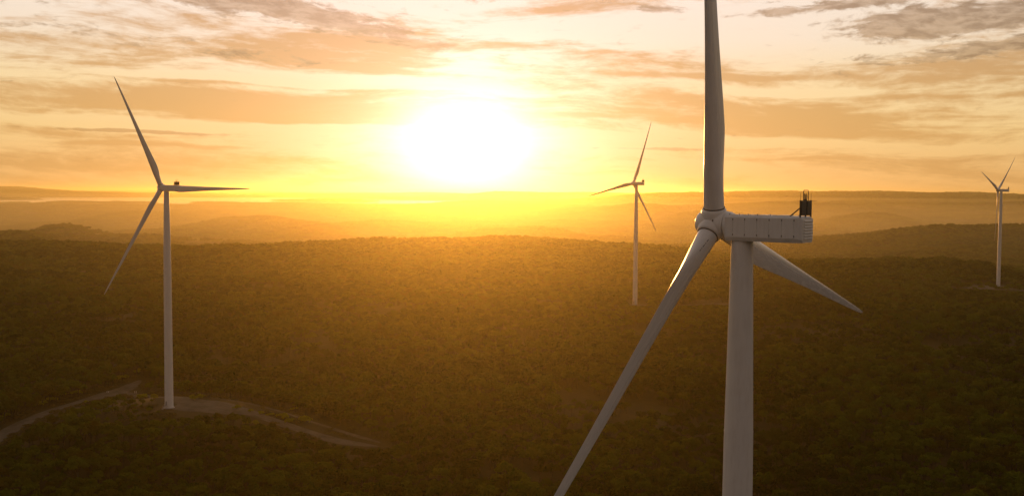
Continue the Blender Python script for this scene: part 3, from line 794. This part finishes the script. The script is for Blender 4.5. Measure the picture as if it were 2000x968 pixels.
b = MB(); RIBS = []
for i_ in range(7):
    z_ = NZ + 1.10 - i_ * .40; b = MB(); w_ = 1.52
    b.addm([(-9.70, -w_, z_ - .13), (-9.70, w_, z_ - .13), (-9.70, w_, z_ + .13), (-9.70, -w_, z_ + .13), (-9.98, -w_ + .12, z_ - .03), (-9.98, w_ - .12, z_ - .03), (-9.94, w_ - .12, z_ + .08), (-9.94, -w_ + .12, z_ + .08)],
           [(0, 1, 5, 4), (1, 2, 6, 5), (2, 3, 7, 6), (3, 0, 4, 7), (4, 5, 6, 7)]); RIBS.append(b.mesh('rear_rib', M_WHITE))
ROOF = []
for x0_, x1_, w_ in ((.2, 1.4, 1.1), (-1.9, -.5, 1.2), (-4.6, -2.4, 1.45), (-7.2, -5.2, 1.45)):
    b = MB(); b.box(x0_, x1_, -w_, w_, NZ + 1.735, NZ + 1.80); b.box(x0_ + .12, x1_ - .12, -w_ + .12, w_ - .12, NZ + 1.795, NZ + 1.84); ROOF.append(b.mesh('roof_hatch', M_WHITE))
CLEATS = []
for x_ in (1.3, -.2, -1.6, -3.0, -4.9):
    b = MB(); b.tube([(x_, 1.5, NZ + 1.70), (x_, 1.5, NZ + 1.98)], .035, 6); b.tube([(x_ - .12, 1.5, NZ + 1.97), (x_ + .12, 1.5, NZ + 1.97)], .03, 6); CLEATS.append(b.mesh('anchor_cleat', M_SEAM))
# cooler on the tail end of the roof
CX = -9.40; CZ = NZ + 1.74
b = MB()
for s_ in (-1.86, 0, 1.86): b.box(CX - .09, CX + .09, s_ - .08, s_ + .08, CZ - .12, CZ + 2.22)
b.box(CX - .08, CX + .08, -1.78, -.08, CZ + 2.08, CZ + 2.18); b.box(CX - .08, CX + .08, .08, 1.78, CZ + 2.08, CZ + 2.18)
b.box(CX - .08, CX + .08, -1.78, -.08, CZ + .12, CZ + .20); b.box(CX - .08, CX + .08, .08, 1.78, CZ + .12, CZ + .20)
COOLF = b.mesh('cooler', M_DARK)
COREP = []
for y0_, y1_ in ((-1.74, -.15), (.15, 1.74)):
    b = MB(); b.box(CX - .15, CX + .12, y0_, y1_, CZ + .21, CZ + 2.07)
    for i_ in range(11): zf = CZ + .27 + i_ * .165; b.box(CX - .19, CX - .15, y0_ + .03, y1_ - .03, zf, zf + .07)
    COREP.append(b.mesh('cooling_core', M_DARK))
BRACE = []
for s_ in (-1.5, 1.5):
    b = MB(); b.tube([(CX + .08, s_, CZ + 1.25), (CX + 1.6, s_, CZ - .02)], .085, 8); BRACE.append(b.mesh('brace', M_DARK))
b = MB()
def hoop(y0_, y1_, h_, r_):
    b.tube([(CX, y0_, CZ + 2.15), (CX, y0_, CZ + 2.15 + h_ - .15), (CX, y0_ + .15 * (1 if y1_ > y0_ else -1), CZ + 2.15 + h_), (CX, y1_ - .15 * (1 if y1_ > y0_ else -1), CZ + 2.15 + h_), (CX, y1_, CZ + 2.15 + h_ - .15), (CX, y1_, CZ + 2.15)], r_, 6)
hoop(-.85, .85, 1.45, .05); HOOPA = b.mesh('mast_hoop', M_DARK)
b = MB(); hoop(-.35, .15, .95, .045); HOOPB = b.mesh('mast_hoop', M_DARK)
SENS = []
for y_, h_ in ((-.02, .85), (.5, 1.0)):
    b = MB(); b.tube([(CX, y_, CZ + 2.15), (CX, y_, CZ + 2.15 + h_)], .05, 6); b.tube([(CX, y_, CZ + 2.15), (CX, y_, CZ + 2.35)], .10, 8); SENS.append(b.mesh('wind_sensor', M_DARK))
RODS = []
for s_ in (-1.84, 1.84):
    b = MB(); b.tube([(CX, s_, CZ + 2.2), (CX, s_ * 1.02, CZ + 3.2)], .022, 5); RODS.append(b.mesh('lightning_rod', M_DARK))
    b = MB(); b.tube([(CX, s_, CZ + 2.1), (CX - .2, s_ * 1.85, CZ + 2.1)], .022, 5); RODS.append(b.mesh('whisker_rod', M_DARK))

# hub, built about the rotor axis: local +X upwind, origin at the hub centre
b = MB(); prof = [(-2.15, 1.75), (-2.05, 2.02), (-1.2, 2.14), (0, 2.18), (1.0, 2.10), (1.8, 1.85), (2.4, 1.42), (2.75, .85), (2.86, .3), (2.88, .02)]
b.rings([[(x_, r_ * math.cos(t_), r_ * math.sin(t_)) for t_ in np.linspace(0, 2 * math.pi, 40, endpoint=False)] for x_, r_ in prof]); HUB = b.mesh('hub', M_WHITE, 45)
b = MB(); rr = [(1.92, .9), (1.90, 1.55), (1.80, 2.05), (1.72, 2.22), (1.60, 2.32), (1.54, 2.34), (1.54, 1.9)]
b.rings([[(r_ * math.cos(t_), r_ * math.sin(t_), z_) for t_ in np.linspace(0, 2 * math.pi, 40, endpoint=False)] for r_, z_ in rr], False); COLLAR = b.mesh('blade_collar', M_WHITE, 40)
b = MB(); b.box(-.14, .14, -.10, .10, -.03, .05); PORT = b.mesh('inspection_port', M_SEAM)
b = MB(); b.rings([[(x_, r_ * math.cos(t_), NZ + r_ * math.sin(t_) + (x_ - 0) * math.tan(TILT)) for t_ in np.linspace(0, 2 * math.pi, 40, endpoint=False)] for x_, r_ in ((1.0, 1.7), (1.9, 2.02), (2.22, 2.02), (2.34, 1.75), (2.6, 1.6))]); ADAPT = b.mesh('main_bearing_cover', M_WHITE, 35)

def turbine(base, yaw, phi, label):
    """local +X points upwind, +Z up, origin at the foot of the tower"""
    t_ = tag(link('wind_turbine', None), label, 'wind turbine', 'white three-bladed wind turbines on the wooded hills')
    t_.location = base; t_.rotation_euler = (0, 0, math.pi - yaw)
    tw = link('tower', TOWER, t_)
    for fl in FLANGES: link('flange_ring', fl, tw)
    link('door', DOOR, t_); link('access_stair', STAIR, t_); link('foundation', FOUND, t_)
    na_ = link('nacelle', NAC, t_)
    for a_, c_ in PANELS: link('side_panel', a_, na_); link('side_panel', c_, na_)
    for q_ in LATCH: link('latch', q_, na_)
    for q_ in RIBS: link('rear_rib', q_, na_)
    for q_ in ROOF: link('roof_hatch', q_, na_)
    for q_ in CLEATS: link('anchor_cleat', q_, na_)
    link('main_bearing_cover', ADAPT, na_)
    co = link('cooler', COOLF, t_)
    for q_ in COREP: link('cooling_core', q_, co)
    for q_ in BRACE: link('brace', q_, co)
    link('mast_hoop', HOOPA, co); link('mast_hoop', HOOPB, co)
    for q_ in SENS: link('wind_sensor', q_, co)
    for q_ in RODS: link(q_.name.split('.')[0], q_, co)
    cT, sT = math.cos(TILT), math.sin(TILT)
    nt = Vector((cT, 0, sT)); ut = Vector((-sT, 0, cT)); hv = Vector((0, -1, 0))
    hc = Vector((0, 0, HH)) + nt * OVH
    hb = link('hub', HUB, t_)
    yv = nt.cross(Vector((0, 1, 0)))
    HM = Matrix.Translation(hc) @ Matrix(((nt.x, 0, -nt.z, 0), (0, 1, 0, 0), (nt.z, 0, nt.x, 0), (0, 0, 0, 1)))
    hb.matrix_local = HM; inv = HM.inverted()
    for k_ in range(3):
        p_ = phi + k_ * 2 * math.pi / 3
        rv = ut * math.cos(p_) + hv * math.sin(p_); tv = -ut * math.sin(p_) + hv * math.cos(p_)
        B = Matrix(((tv.x, nt.x, rv.x, hc.x), (tv.y, nt.y, rv.y, hc.y), (tv.z, nt.z, rv.z, hc.z), (0, 0, 0, 1)))
        bl = link('blade', BLADE, t_); bl.matrix_local = B
        link('root_seal', SEAL, bl); tag(link('vortex_generators', VGEN, bl), kind='stuff'); link('marking', MARKS, bl)
        cl = link('blade_collar', COLLAR, hb); cl.matrix_local = inv @ B
        mid_ = p_ + math.pi / 3
        rv2 = ut * math.cos(mid_) + hv * math.sin(mid_); tv2 = -ut * math.sin(mid_) + hv * math.cos(mid_)
        pp = hc + rv2 * 2.13 - nt * .75
        po = link('inspection_port', PORT, hb); po.matrix_local = inv @ Matrix(((tv2.x, nt.x, rv2.x, pp.x), (tv2.y, nt.y, rv2.y, pp.y), (tv2.z, nt.z, rv2.z, pp.z), (0, 0, 0, 1)))
    return t_
turbine((33.24, 144.78, .1), R(38.413), R(-14.515), 'largest white wind turbine, in the foreground, its top blade and tower cut off')
turbine((-212.68, 617.78, 6.47), R(31.505), R(-29.807), 'white wind turbine at left on a gravel clearing, one blade held level')
turbine((138.87, 1124.68, 16.22), R(46.769), R(18.482), 'small white wind turbine just right of the sun, one blade pointing left')
turbine((684.25, 1406.42, 12.94), R(44.444), R(49.187), 'smallest and farthest white wind turbine near the right edge, two blades raised in a V')

# ------------------------------------------------------------------ bright bushes beside the tracks
BUSHM = []
for s_ in range(4):
    r_ = np.random.default_rng(700 + s_)
    lob = [(r_.normal() * .9, r_.normal() * .9, 1.3 + .9 * r_.random(), 1.05 + .3 * r_.random()) for _ in range(7)]
    V, F = leaf_quads(r_, 300, lob, .30); b = MB()
    for l in lob[:5]: b.tube([(l[0] * .15, l[1] * .15, -.3), (l[0] * .6, l[1] * .6, .7), (l[0], l[1], l[2])], [.07, .05, .02], 5)
    BUSHM.append((mesh_vf('foliage', V, F, M_BUSH), b.mesh('stem', M_BARK, True)))
def bush(x_, y_, s_, lab, grp, v_):
    t_ = tag(link('bush', None), lab, 'bush', grp)
    t_.location = (x_, y_, float(height(x_, y_))); t_.rotation_euler = (0, 0, random.uniform(0, 6.28)); t_.scale = (s_, s_, s_ * random.uniform(.8, 1.05))
    link('stem', BUSHM[v_ % 4][1], t_); link('foliage', BUSHM[v_ % 4][0], t_)
BG = 'bright yellow-green bushes along the gravel tracks'
for lab, pts in BUSHES:
    for i_, (x_, y_, s_) in enumerate(pts): bush(x_, y_, s_, lab, BG if len(pts) == 1 else lab.split(',')[0][:60], i_)

# white guide posts at the track junction
b = MB(); b.box(-.06, .06, -.03, .03, -.3, 1.05); b.box(-.062, .062, -.032, .032, .86, .94); PM = b.mesh('marker_post', M_POST)
for x_, y_, lab in POSTS:
    o = tag(link('marker_post', PM), lab, 'post', 'white guide posts at the track junction'); o.location = (x_, y_, float(height(x_, y_)) + .1); o.scale = (1.6, 1.6, 1.3)

# ------------------------------------------------------------------ hazy morning air
HZ = 46300.; top_z = 228.
m, q, out = material('haze')
pv = q.node('ShaderNodeVolumePrincipled'); pv.inputs['Color'].default_value = (1., .88, .42, 1); pv.inputs['Density'].default_value = HAZE_DENSITY; pv.inputs['Anisotropy'].default_value = HAZE_G
q.l.new(pv.outputs[0], out.inputs['Volume'])
b = MB(); b.box(-HZ, HZ, -HZ, HZ, GROUND_LOW - 1.0, top_z); o = b.build('haze', m); tag(o, kind='stuff')
# denser mist lying in the low country beyond the first ridge
m2, q, out = material('valley_mist')
pv = q.node('ShaderNodeVolumePrincipled'); pv.inputs['Color'].default_value = (1., .88, .50, 1); pv.inputs['Density'].default_value = MIST_DENSITY; pv.inputs['Anisotropy'].default_value = .60
q.l.new(pv.outputs[0], out.inputs['Volume'])
aa = np.radians(np.linspace(-62, 62, 125)); n_ = len(aa)
for top_, den_, off_, end_ in ((62., .75, 0., 30000.), (94., .55, 420., 31000.), (126., .35, 900., 32000.)):
    b = MB(); r0_ = [float(np.interp(math.degrees(a_), (9., 15.), (2700., 2050.))) + off_ + 160 * math.sin(a_ * 9 + off_) for a_ in aa]; prof_ = []
    far_ = [float(np.interp(math.degrees(a_), (2., 9.), (7350. + off_, end_))) for a_ in aa]        # none over the mist sheet
    prof_.append((r0_, [GROUND_LOW - .5 + off_ * .0002] * n_)); prof_.append((r0_, [top_ - 40] * n_))
    for q_ in (700, 1500, 2600, 4200, 6500, 9500, 14000, 20000):
        rr_ = [r_ + (f_ - r_) * q_ / 24000. for r_, f_ in zip(r0_, far_)]
        prof_.append((rr_, [top_ + 16 * float(fbm(np.array(r_ * math.sin(a_) / 1500.), np.array(r_ * math.cos(a_) / 900.), 61 + int(top_), 3)) for a_, r_ in zip(aa, rr_)]))
    prof_.append((far_, [top_] * n_)); prof_.append((far_, [GROUND_LOW - .5 + off_ * .0002] * n_)); R_ = len(prof_)
    b.rings([[(r_ * math.sin(a_), r_ * math.cos(a_), z_) for a_, r_, z_ in zip(aa, rr_, zz_)] for rr_, zz_ in prof_], False, False)
    b.f += [tuple(r_ * n_ for r_ in range(R_)), tuple(r_ * n_ + n_ - 1 for r_ in reversed(range(R_)))] + [(k_, k_ + 1, (R_ - 1) * n_ + k_ + 1, (R_ - 1) * n_ + k_) for k_ in range(n_ - 1)]
    mm = m2.copy(); mm.node_tree.nodes[pv.name].inputs['Density'].default_value = MIST_DENSITY * den_
    tag(b.build('mist', mm), kind='stuff')
print('points', len(NF[0]), 'ground low', GROUND_LOW, 'ground high', verts[:, 2].max())
